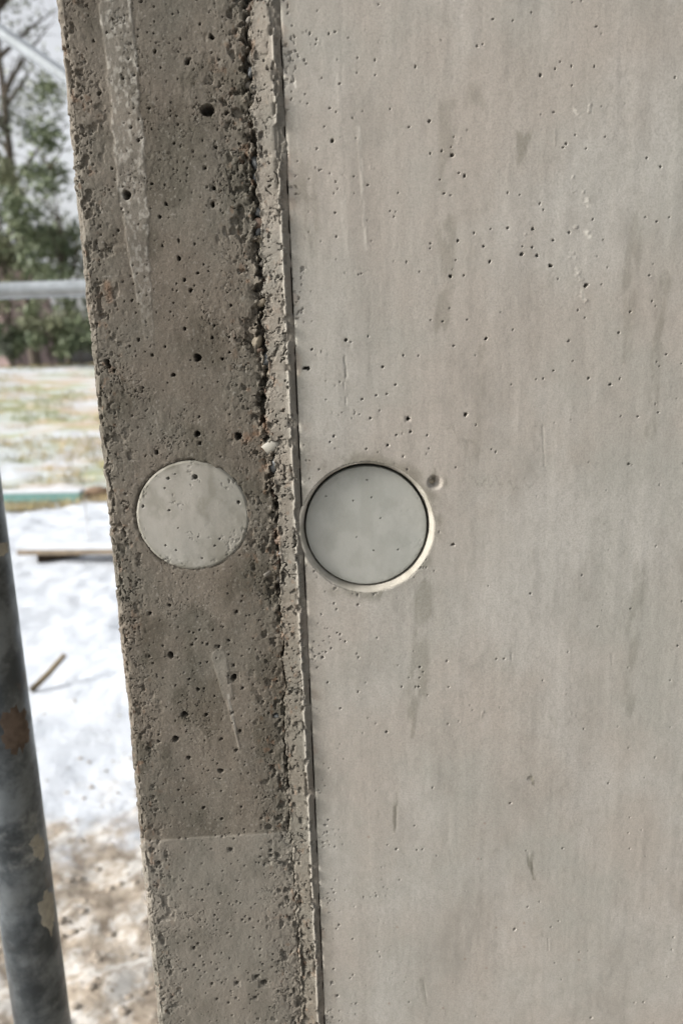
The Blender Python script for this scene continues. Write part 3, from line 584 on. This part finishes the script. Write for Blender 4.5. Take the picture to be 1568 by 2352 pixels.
# ------------------------------------------------------------------ ground
def ground():
    def axis(lo, hi, f0, f1, st, grow, mx):
        a = list(np.arange(f0, f1, st)); s = st
        while a[-1] < hi: s = min(s * grow, mx); a.append(a[-1] + s)
        b = [a[0]]; s = st
        while b[-1] > lo: s = min(s * grow, mx); b.append(b[-1] - s)
        return np.array(b[:0:-1] + a)
    x1 = axis(-160, 160, -4.2, 0.2, 0.022, 1.12, 8); y1 = axis(-40, 320, 0.25, 9.0, 0.022, 1.10, 8)
    X, Y = np.meshgrid(x1, y1, indexing='ij')
    d = np.hypot(X, Y + 0.4)
    dirt = 1 - ss(1.75, 3.1, d + 1.1 * (fbm(X * 1.6, Y * 1.6, 501) - 0.5))
    amp = (1 - ss(9, 30, d))
    z = amp * ((fbm(X / 1.1, Y / 1.1, 503) - 0.5) * 0.10 + (fbm(X / 0.30, Y / 0.30, 505, 3) - 0.5) * 0.05 + (fbm(X / 0.13, Y / 0.13, 507, 4, 0.6) - 0.5) * (0.022 + 0.045 * dirt))
    z = z - 0.02 + 1.5 * np.clip((d - 9.0) / 12.0, 0, 1)
    far = ss(7.4, 10.0, d)
    patch = np.clip(dirt * 1.0 + 0.0, 0, 1)
    V = np.stack([X, Y, z], -1).reshape(-1, 3)
    m, t, b = new_mat('snowy_ground', 0.9)
    co = nd(t, 'ShaderNodeTexCoord').outputs['Object']
    snow = mix(t, noise(t, co, 3, 4), (0.37, 0.40, 0.445), (0.49, 0.51, 0.54))
    soil = mix(t, mrange(t, noise(t, co, 22, 6, 0.7), 0.35, 0.65), (0.155, 0.125, 0.095), (0.31, 0.265, 0.212))
    soil = mix(t, mrange(t, noise(t, co, 9, 5, 0.7), 0.46, 0.62), soil, (0.44, 0.42, 0.39))
    grass = mix(t, mrange(t, noise(t, co, 1.3, 4), 0.42, 0.58), (0.36, 0.27, 0.17), (0.24, 0.26, 0.12))
    n1 = nd(t, 'ShaderNodeMath', operation='ADD'); t.links.new(attr(t, 'dirt'), n1.inputs[0]); t.links.new(noise(t, co, 7, 6, 0.7), n1.inputs[1])
    c = mix(t, mrange(t, n1.outputs[0], 0.66, 1.0), snow, soil)
    sp = mrange(t, noise(t, co, 5.5, 6, 0.75), 0.64, 0.72); c = mix(t, scal(t, sp, 0.75), c, soil)
    n2 = nd(t, 'ShaderNodeMath', operation='ADD'); t.links.new(scal(t, attr(t, 'far'), 0.34), n2.inputs[0]); t.links.new(noise(t, co, 0.9, 6, 0.75, (0.6, 1.6, 1)), n2.inputs[1])
    c = mix(t, mrange(t, n2.outputs[0], 0.72, 0.98), c, grass)
    t.links.new(c, b.inputs['Base Color']); bump(t, b, noise(t, co, 40, 5, 0.7), 0.6, 0.02)
    o = mesh_obj('ground', V, grid_faces(*X.shape), m, None, True, {'dirt': dirt, 'far': far}); o['kind'] = 'structure'
    o['label'] = 'snow covered ground with bare sandy soil near the wall'; o['category'] = 'ground'
    return x1, y1, z
gx1, gy1, gz = ground()
def gh(x, y):
    i = int(np.clip(np.searchsorted(gx1, x), 0, len(gx1) - 1)); j = int(np.clip(np.searchsorted(gy1, y), 0, len(gy1) - 1)); return float(gz[i, j])
def gp(u, v):
    p = on_ground(u, v, -0.02); return Vector((p[0], p[1], gh(p[0], p[1])))

# ------------------------------------------------------------------ steel tubes of the scaffold
def steel():
    m, t, b = new_mat('galvanised_steel', 0.42)
    co = nd(t, 'ShaderNodeTexCoord').outputs['Object']
    c = mix(t, mrange(t, noise(t, co, 28, 6, 0.65), 0.36, 0.66), (0.045, 0.052, 0.057), (0.14, 0.155, 0.165))
    c = mix(t, scal(t, mrange(t, noise(t, co, 11, 5, 0.7), 0.56, 0.70), 0.7), c, (0.27, 0.285, 0.285))
    c = mix(t, scal(t, mrange(t, noise(t, co, 8, 5, 0.7), 0.60, 0.70), 0.6), c, (0.17, 0.115, 0.075))
    t.links.new(c, b.inputs['Base Color']); b.inputs['Metallic'].default_value = 0.6
    t.links.new(mrange(t, noise(t, co, 35, 4), 0.3, 0.7, 0.3, 0.6), b.inputs['Roughness'])
    return m
M_steel = steel()
M_zinc = plain('pale_zinc', (0.46, 0.49, 0.51), 0.45, 0.25, 25, 0.5)
M_mortar = plain('dried_mortar', (0.27, 0.255, 0.21), 0.95, 0.35, 90)
d_ = ray(100, 2352); tpos = CAM + d_ * (0.70 / np.dot(d_, _f))
print('post', tpos)
PX, PY = float(tpos[0]), float(tpos[1])
post = thing('steel_post', 'dark weathered steel tube post with mortar splashes, blurred at lower left', 'post', None, (PX, PY, 0))
g0 = gh(PX, PY)
tube('tube', [(0, 0, g0 + 0.006), (0, 0, 0.6), (0, 0, 1.2), (0, 0, 1.36), (0, 0, 2.6)], 0.02415, M_steel, post, 40)
box('base_plate', (-0.075, -0.075, g0 - 0.01), (0.075, 0.075, g0 + 0.006), M_steel, post, 0.002)
def splash(u, v, su, sv, seed, mat):
    # a dab of mortar stuck on the camera side of the tube
    p = on_y(u, v, PY - 0.022); zc = p[2]
    # angle on the tube
    lx, ly = p[0] - PX, 0; off = np.clip(lx / 0.024, -0.95, 0.95); a0 = math.asin(off); V = []; F = []; n = 48; m_ = 8
    for i in range(m_ + 1):
        for j in range(n):
            q = 2 * math.pi * j / n; r = (i / m_) * (1 + 1.0 * (float(fbm(np.array(math.cos(q) * 2.6 + seed), np.array(math.sin(q) * 2.6 + 7.0), 601, 4, 0.65)) - 0.5))
            aa = a0 + su * r * math.cos(q) / 0.024; hh = 0.02415 - 0.0002 + 0.0010 * (1 - (i / m_) ** 3)
            V.append((hh * math.sin(aa), -hh * math.cos(aa), zc + sv * r * math.sin(q)))
    for i in range(m_):
        for j in range(n): F.append((i * n + j, i * n + (j + 1) % n, (i + 1) * n + (j + 1) % n, (i + 1) * n + j))
    mesh_obj('mortar_splash', V, F, mat, post)
splash(100, 2118, 0.010, 0.024, 2.0, M_mortar); splash(88, 1975, 0.008, 0.010, 5.0, M_mortar); splash(70, 1950, 0.006, 0.005, 9.0, M_mortar)
splash(32, 1690, 0.013, 0.022, 12.0, plain('brown_clay', (0.10, 0.074, 0.056), 0.95, 0.5, 90)); splash(12, 1272, 0.012, 0.006, 15.0, M_mortar)

YS = 1.75
a = on_y(-60, 668, YS); b2 = on_y(200, 664, YS); zr = float((a[2] + b2[2]) / 2)
sc = thing('scaffold_frame', 'pale galvanised tube frame with level guard rail and slanting brace behind the wall edge', 'scaffold', None, (-1.2, YS, 0))
def L(p): return (p[0] + 1.2, p[1] - YS, p[2])
xa, xb = -3.0, 0.6
tube('rail', [L((xa, YS, zr)), L((0, YS, zr)), L((xb, YS, zr))], 0.0225, M_zinc, sc, 24)
for xx in (xa, xb):
    tube('upright', [L((xx, YS + 0.05, gh(xx, YS))), L((xx, YS + 0.05, 3.4))], 0.0242, M_zinc, sc, 20)
p0 = on_y(0, 72, YS + 0.1); p1 = on_y(135, 165, YS + 0.1); dv = p1 - p0
e0 = p0 + dv * ((xa - p0[0]) / dv[0]); e1 = p0 + dv * ((xb - p0[0]) / dv[0])
tube('brace', [L(e0), L(p0), L(p1), L(e1)], 0.018, M_zinc, sc, 20)
tube('rail', [L((xa, YS + 0.05, 0.35)), L((xa - 0.9, YS + 0.05, 0.35))], 0.02, M_zinc, sc, 12)

# ------------------------------------------------------------------ things lying in the snow
M_tim = plain('weathered_timber', (0.22, 0.175, 0.125), 0.85, 0.35, 14)
M_timd = plain('dark_timber', (0.075, 0.052, 0.036), 0.85, 0.4, 18)
M_snow = plain('settled_snow', (0.50, 0.52, 0.55), 0.85, 0.15, 10)
M_teal = plain('teal_paint', (0.13, 0.25, 0.23), 0.6, 0.25, 12)
a = gp(70, 1292); b2 = gp(330, 1290)
blk = tube('timber_block', [a + Vector((0.06, 0.0, 0.02)), a + Vector((0.34, 0.14, 0.02))], [0.06, 0.05], M_timd, None, 10)  # dark block under the left end of the plank
tag(blk, 'short dark timber block wedged under the end of the pale plank', 'timber')
pl = thing('timber_plank', 'pale snow dusted timber plank lying raised on the snow behind the wall edge', 'plank', None, a)
V0 = a - a; dirn = (b2 - a).normalized(); Lp = (b2 - a).length + 0.5; ang = math.atan2(dirn.y, dirn.x)
pb = box('board', (-0.05, -0.09, 0.075), (Lp, 0.09, 0.115), M_tim, pl, 0.004); pb.rotation_euler = (0, 0, ang)
sw = box('snow_cover', (-0.03, -0.085, 0.1152), (Lp, 0.085, 0.122), M_snow, pl, 0.006); sw.rotation_euler = (0, 0, ang)
a = gp(-120, 1160); b2 = gp(192, 1156)
tp = thing('teal_beam', 'long teal painted beam with snow on top lying across the field', 'beam', None, a)
dirn = (b2 - a).normalized(); Lp = (b2 - a).length; ang = math.atan2(dirn.y, dirn.x)
q = box('beam', (0, -0.06, -0.02), (Lp, 0.06, 0.075), M_teal, tp, 0.006); q.rotation_euler = (0, 0, ang)
q = box('snow_cover', (0.01, -0.062, 0.0752), (Lp, 0.062, 0.105), M_snow, tp, 0.012); q.rotation_euler = (0, 0, ang)
V, F = stone_mesh(611, 16, 12); p = gp(225, 1148)
o = mesh_obj('earth_clod', V, F, plain('brown_earth', (0.20, 0.135, 0.09), 0.95, 0.5, 9)); o.location = p + Vector((0, 0, 0.06)); o.scale = (0.17, 0.15, 0.12)
tag(o, 'brown clod of earth lying beside the end of the teal beam', 'clod')
p = gp(72, 1583); q2 = gp(160, 1560)
stick = tube('wooden_stick', [p + Vector((0, 0, 0.012)), p.lerp(Vector(on_y(150, 1503, p.y + 0.08)), 0.5), Vector(on_y(150, 1503, p.y + 0.08))], [0.016, 0.015, 0.012], plain('tan_stick', (0.16, 0.125, 0.08), 0.9, 0.4, 20), None, 10)
tag(stick, 'thin tan wooden stick poking out of the snow beside the steel post', 'stick')
p = gp(205, 1240); stk = tube('marker_stake', [p + Vector((0, 0, -0.03)), p + Vector((0, 0, 0.36))], 0.006, plain('grey_stake', (0.5, 0.5, 0.5), 0.8, 0.2, 20), None, 8)
tag(stk, 'thin pale grey stake standing in the snow near the plank', 'stake')

def clods():
    rs = np.random.RandomState(9); Vs = []; Fs = []; off = 0
    for k in range(330):
        d = 1.25 + 2.2 * rs.rand() ** 1.9; an = R(-21) + R(rs.uniform(-9, 9))
        x = d * math.sin(an); y = -0.4 + d * math.cos(an)
        if y < 0.4: continue
        r = rs.uniform(0.004, 0.013) * (1.0 if d < 2.2 else 0.7); V, F = stone_mesh(621 + k % 5, 7, 5); V = np.array(V) * r * np.array([1.2, 1.2, 0.6]) + np.array([x, y, gh(x, y) + r * 0.1])
        Vs.append(V); Fs += [tuple(i + off for i in f) for f in F]; off += len(V)
    m = plain('soil_crumbs', (0.28, 0.24, 0.195), 0.95, 0.3, 7)
    o = mesh_obj('soil_crumbs', np.concatenate(Vs), Fs, m); o['kind'] = 'stuff'; o['label'] = 'loose sandy soil crumbs and pebbles scattered near the wall'; o['category'] = 'soil'
clods()
def dead_grass():
    rs = np.random.RandomState(19); Vs = []; Fs = []; off = 0
    for k in range(5200):
        d = 8.4 + 17 * rs.rand() ** 1.5; an = R(-21) + R(rs.uniform(-9, 9)); x = d * math.sin(an); y = -0.4 + d * math.cos(an)
        if float(fbm(np.array(x * 0.9), np.array(y * 1.6), 651, 3)) < 0.47: continue
        for q in range(3):
            a = rs.uniform(0, 6.3); l = rs.uniform(0.04, 0.12); w = 0.008; z = gh(x, y) - 0.01; ox = rs.uniform(-.05, .05)
            dx, dy = math.cos(a), math.sin(a)
            Vs += [(x + ox - dy * w, y + dx * w, z), (x + ox + dy * w, y - dx * w, z), (x + ox + dx * l * 0.8, y + dy * l * 0.8, z + l)]
            Fs.append((off, off + 1, off + 2)); off += 3
    m = plain('dead_grass', (0.44, 0.34, 0.20), 0.9, 0.5, 0.8, 0, (0.20, 0.22, 0.09))
    o = mesh_obj('dead_grass', Vs, Fs, m, None, False); o['kind'] = 'stuff'; o['label'] = 'dry tan grass blades showing through the snow in the field'; o['category'] = 'grass'
dead_grass()

# ------------------------------------------------------------------ trees, bushes, house
M_bark = plain('bark', (0.085, 0.070, 0.055), 0.95, 0.5, 12)
def leafmat(name, a, b):
    m, t, bs = new_mat(name, 0.6); co = nd(t, 'ShaderNodeTexCoord').outputs['Object']
    t.links.new(mix(t, mrange(t, noise(t, co, 2.2, 4), 0.35, 0.65), a, b), bs.inputs['Base Color'])
    return m
M_leaf = [leafmat('evergreen_leaf', (0.075, 0.098, 0.056), (0.15, 0.175, 0.10)), leafmat('olive_leaf', (0.11, 0.12, 0.07), (0.18, 0.19, 0.115)), leafmat('greygreen_leaf', (0.10, 0.115, 0.085), (0.17, 0.185, 0.14))]
def tree(name, label, cat, pos, th, c0, ctr, rad, nleaf, lsz, mat, seed, group, limbs=26, twigs=False, snow=0.0):
    rs = np.random.RandomState(seed)
    t = thing(name, label, cat, group, pos)
    pts = []; rr = []
    for i in range(7):
        f = i / 6; pts.append(Vector((0.12 * math.sin(seed + 3 * f), 0.1 * math.cos(seed + 2.3 * f), th * f - 0.1))); rr.append(max(0.012, 0.035 * th / 2 * (1 - f) ** 0.8 * 0.8))
    V, F = [], []
    def tb(ps, rd, n=7):
        off = len(V)
        for i, p in enumerate(ps):
            tt = (ps[min(i + 1, len(ps) - 1)] - ps[max(i - 1, 0)]).normalized(); a_ = tt.cross(Vector((0.3, 1, 0.1))).normalized(); b_ = tt.cross(a_)
            for k in range(n): q = 2 * math.pi * k / n; V.append(p + (a_ * math.cos(q) + b_ * math.sin(q)) * rd[i])
        for i in range(len(ps) - 1):
            for k in range(n): F.append((off + i * n + k, off + i * n + (k + 1) % n, off + (i + 1) * n + (k + 1) % n, off + (i + 1) * n + k))
    tb(pts, rr, 10); tips = []
    for k in range(limbs):
        f = c0 / th + (1 - c0 / th) * rs.rand(); f = min(f, 0.97); i = int(f * 6); p = pts[i].lerp(pts[min(i + 1, 6)], f * 6 - i)
        a = rs.uniform(0, 6.3); tgt = Vector((ctr[0] + rad[0] * 0.8 * math.cos(a), ctr[1] + rad[1] * 0.8 * math.sin(a), p.z + rs.uniform(0.1, 0.5) * rad[2])); mid = p.lerp(tgt, 0.5) + Vector((rs.uniform(-.2, .2), rs.uniform(-.2, .2), 0.12))
        tb([p, mid, tgt], [0.012 * th / 2, 0.007 * th / 2, 0.003], 5); tips.append((mid, tgt))
        if twigs:
            for q in range(14):
                b_ = mid.lerp(tgt, rs.rand()) if q % 2 else p.lerp(mid, rs.rand()); e_ = b_ + Vector((rs.normal(0, .45), rs.normal(0, .45), abs(rs.normal(.2, .35)))); tb([b_, b_.lerp(e_, .5) + Vector((0, 0, .05)), e_], [0.014, 0.009, 0.004], 4)
    mesh_obj('trunk', V, F, M_bark, t)
    if nleaf:
        cl = []
        for k in range(max(10, nleaf // 120)):
            v = rs.normal(0, 1, 3); v /= np.linalg.norm(v); v *= rs.rand() ** 0.45; cl.append(np.array(ctr) + v * np.array(rad))
        cl = np.array(cl); idx = rs.randint(0, len(cl), nleaf); P = cl[idx] + rs.normal(0, 1, (nleaf, 3)) * min(rad) * 0.15
        U = rs.normal(0, 1, (nleaf, 3)); U /= np.linalg.norm(U, axis=1)[:, None]; Wv = np.cross(U, rs.normal(0, 1, (nleaf, 3))); Wv /= np.linalg.norm(Wv, axis=1)[:, None]
        l = lsz * rs.uniform(0.6, 1.4, (nleaf, 1))
        A = np.stack([P - U * l, P + Wv * l * 0.42, P + U * l, P - Wv * l * 0.42], 1).reshape(-1, 3)
        mesh_obj('crown', A, np.arange(nleaf * 4).reshape(-1, 4), mat, t, False)
    return t
def at(u, v, Y): p = on_y(u, v, Y); return float(p[0]), float(p[2])
GT = 'trees and shrubs behind the field'
def tree_at(u, vtop, Y, wid, n, ls, mat, seed, name, lab, cat='tree', low=0.3, twigs=False, limbs=26):
    x_, _ = at(u, 700, Y); g = gh(x_, Y); zt = at(u, vtop, Y)[1] - g
    tree(name, lab, cat, (x_, Y, g), zt * (0.75 if low < 0.5 else 1.0), min(low + 0.1, zt * .5), (0, 0, (zt + low) / 2), (wid, wid, (zt - low) / 2), n, ls, M_leaf[mat], seed, GT, limbs, twigs)
tree_at(145, 190, 22.0, 1.25, 4300, 0.10, 0, 31, 'evergreen_tree', 'dense dark evergreen tree directly left of the wall edge')
tree_at(15, 260, 24.0, 1.2, 2400, 0.11, 1, 37, 'evergreen_tree', 'thinner olive green tree below the slanting brace at the far left')
tree_at(70, -250, 34.0, 3.2, 2600, 0.12, 2, 41, 'bare_tree', 'leafless winter tree with thin branches against the white sky', low=4.0, twigs=True, limbs=30)
for k, (u, vt, Y, w, mt, lab) in enumerate([(-70, 700, 19.2, 0.9, 2, 'low grey green shrub at the left edge under the rail'), (30, 712, 19.6, 0.85, 0, 'low dark green shrub below the middle of the rail'), (110, 694, 19.8, 0.8, 1, 'low olive shrub under the rail left of the wall edge'), (185, 700, 19.4, 0.8, 0, 'low dark shrub half hidden behind the wall edge')]):
    tree_at(u, vt, Y, w, 1500, 0.08, mt, 51 + k, 'shrub', lab, 'shrub', 0.0, False, 14)
YH = 34.0; xh, _ = at(-60, 600, YH)
hs_ = thing('house', 'mauve brown house wall and snowy roof far behind the trees at the left edge', 'house', None, (xh, YH, 1.4))
M_hw = plain('mauve_render', (0.34, 0.255, 0.24), 0.9, 0.2, 2)
M_roof = plain('snowy_roof', (0.72, 0.74, 0.77), 0.8, 0.3, 1.2)
hw = box('wall', (-4.2, 0, -0.1), (1.0, 6, 5.0), M_hw, hs_)
mesh_obj('roof', [(-4.6, -0.4, 4.9), (1.5, -0.4, 4.9), (1.5, 6.4, 4.9), (-4.6, 6.4, 4.9), (-1.6, -0.4, 7.4), (-1.6, 6.4, 7.4)], [(0, 1, 4), (2, 3, 5), (1, 2, 5, 4), (3, 0, 4, 5), (3, 2, 1, 0)], M_roof, hs_, False)
M_win = plain('window_glass', (0.05, 0.06, 0.07), 0.15, 0.2, 2)
for wx in (-3.2, -0.6):
    wo = box('window', (wx, -0.03, 2.6), (wx + 0.9, 0.03, 3.8), M_win, hs_); box('frame', (wx - 0.05, -0.05, 2.54), (wx + 0.95, -0.031, 2.6), M_roof, wo)
